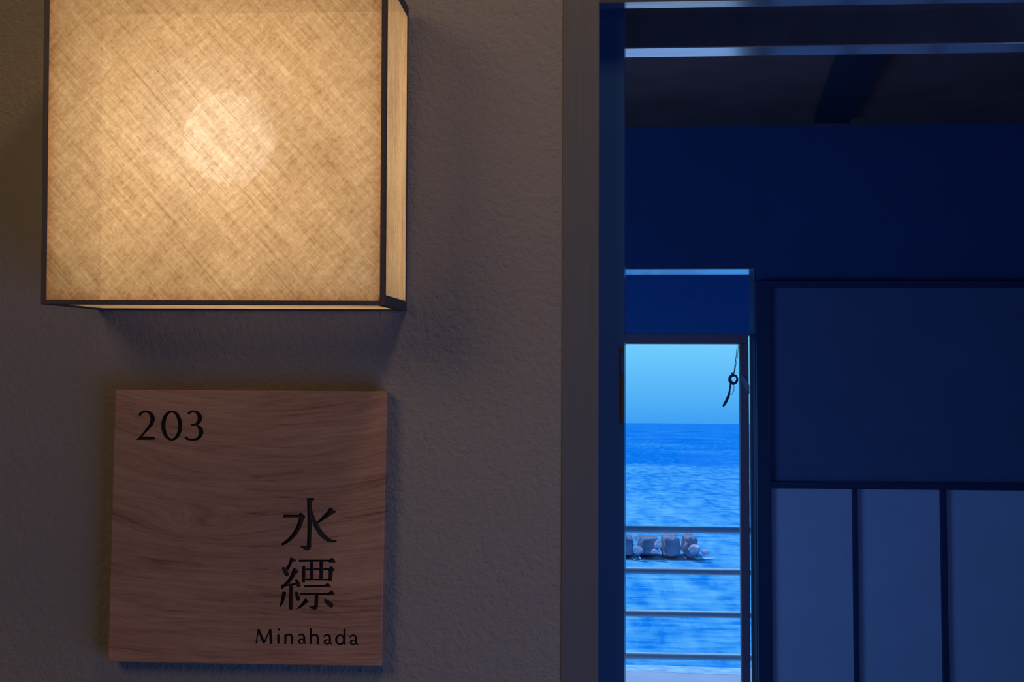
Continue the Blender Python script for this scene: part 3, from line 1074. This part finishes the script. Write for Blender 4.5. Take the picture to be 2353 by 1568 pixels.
silk = [('poly', [(420, 628), (474, 656), (462, 672), (440, 672), (404, 752), (380, 745), (382, 722), (398, 700), (418, 645)]),
        (S, [(350, 722, 22), (372, 755, 36), (388, 785, 38), (396, 802, 20)]),
        (S, [(466, 735, 40), (452, 770, 44), (425, 822, 36), (385, 872, 34), (345, 900, 24)]),
        ('poly', [(452, 732), (494, 760), (492, 775), (450, 780)]),
        ('poly', [(334, 868), (345, 885), (470, 862), (478, 880), (362, 898), (350, 920), (336, 912)]),
        (S, [(468, 828, 18), (485, 860, 34), (496, 888, 38), (498, 902, 22)]),
        (S, [(428, 876, 38), (427, 950, 38), (424, 1040, 38), (424, 1104, 34)]),
        (S, [(366, 942, 34), (358, 985, 36), (345, 1035, 26), (324, 1080, 10)]),
        (S, [(470, 940, 16), (480, 972, 34), (490, 1005, 36), (496, 1024, 22)]),
        ('line', [(496, 664, 20), (790, 662, 18)]),
        ('poly', [(755, 668), (793, 636), (808, 644), (832, 678), (775, 682)]),
        (S, [(540, 712, 28), (540, 790, 32), (538, 858, 30)]),
        ('line', [(545, 742, 16), (790, 738, 16)]),
        ('line', [(545, 832, 16), (780, 834, 16)]),
        (S, [(786, 735, 34), (782, 790, 36), (778, 848, 34)]),
        ('poly', [(760, 740), (784, 713), (796, 718), (818, 742), (800, 768), (764, 764)]),
        ('line', [(612, 668, 32), (613, 832, 34)]),
        ('line', [(700, 668, 34), (697, 832, 36)]),
        ('line', [(540, 894, 16), (745, 890, 16)]),
        ('poly', [(724, 892), (750, 862), (764, 866), (790, 898), (748, 902)]),
        ('line', [(506, 964, 20), (780, 962, 18)]),
        ('poly', [(750, 962), (788, 928), (800, 934), (822, 966), (780, 972)]),
        (S, [(656, 970, 34), (654, 1030, 34), (650, 1080, 36)]),
        ('poly', [(668, 1062), (665, 1092), (640, 1110), (592, 1086), (590, 1078), (635, 1072)]),
        (S, [(572, 1014, 46), (545, 1042, 34), (512, 1074, 22), (480, 1094, 8)]),
        (S, [(726, 1010, 14), (752, 1035, 38), (780, 1058, 46), (800, 1080, 30)])]

glyphs = [('numeral', two, cA, 'ink', 0.0006), ('numeral', zero, cA, 'ink', 0.0006), ('numeral', three, cA, 'ink', 0.0006),
          ('carved_character', water, cB, 'ink_soft', 0.0022), ('carved_character', silk, cB, 'ink_soft', 0.0022)]
glyphs += [('letter', w_, cB, 'ink', 0.0009) for w_ in word]


def cutter_for(shapes, conv, y0, y1):
    """union of strokes as one manifold solid"""
    base_ = None
    for sh_ in shapes:
        bm = bmesh.new()
        shape_prism(bm, sh_, conv, y0, y1)
        o = bm_obj('cutter', bm, M['carve'])
        if base_ is None:
            base_ = o
        else:
            md = base_.modifiers.new('u', 'BOOLEAN')
            md.operation = 'UNION'
            md.solver = 'EXACT'
            md.object = o
            dg = bpy.context.evaluated_depsgraph_get()
            me = bpy.data.meshes.new_from_object(base_.evaluated_get(dg))
            base_.modifiers.clear()
            base_.data = me
            bpy.data.objects.remove(o)
    return base_


yl = YSF - so.y
board.data.transform(Matrix.Scale(BS, 4))
work = bpy.data.objects.new('work', board.data)
C.objects.link(work)


def subtract(cut):
    md = work.modifiers.new('c', 'BOOLEAN')
    md.operation = 'DIFFERENCE'
    md.solver = 'EXACT'
    md.object = cut
    dg = bpy.context.evaluated_depsgraph_get()
    me = bpy.data.meshes.new_from_object(work.evaluated_get(dg))
    work.modifiers.clear()
    if len(me.polygons) > 20:
        work.data = me
        return True
    return False


for gname, shapes, conv, mk, depth in glyphs:
    y0, y1 = (yl - 0.002) * BS, (yl + depth) * BS
    cut = cutter_for(shapes, conv, y0, y1)
    if not subtract(cut):
        print('carving stroke by stroke', gname)
        for sh_ in shapes:
            bm = bmesh.new()
            shape_prism(bm, sh_, conv, y0, y1)
            one = bm_obj('cutter', bm, M['carve'])
            print(subtract(one))
            bpy.data.objects.remove(one)
    # the stained floor of the carving: the cutter's deep face, a hair above the cut
    cm = bmesh.new()
    cm.from_mesh(cut.data)
    kill = [f for f in cm.faces if min(v_.co.y for v_ in f.verts) < y1 - 1e-3]
    bmesh.ops.delete(cm, geom=kill, context='FACES')
    for v_ in cm.verts:
        v_.co = v_.co / BS
        v_.co.y -= 0.00012
    for f in cm.faces:
        if f.normal.y > 0:
            f.normal_flip()
    me2 = bpy.data.meshes.new(gname)
    cm.to_mesh(me2)
    cm.free()
    me2.materials.clear()
    me2.materials.append(M[mk])
    g = bpy.data.objects.new(gname, me2)
    C.objects.link(g)
    g.parent = sign
    bpy.data.objects.remove(cut)
board.data = work.data
bpy.data.objects.remove(work)
board.data.transform(Matrix.Scale(1 / BS, 4))
board.name = 'board'
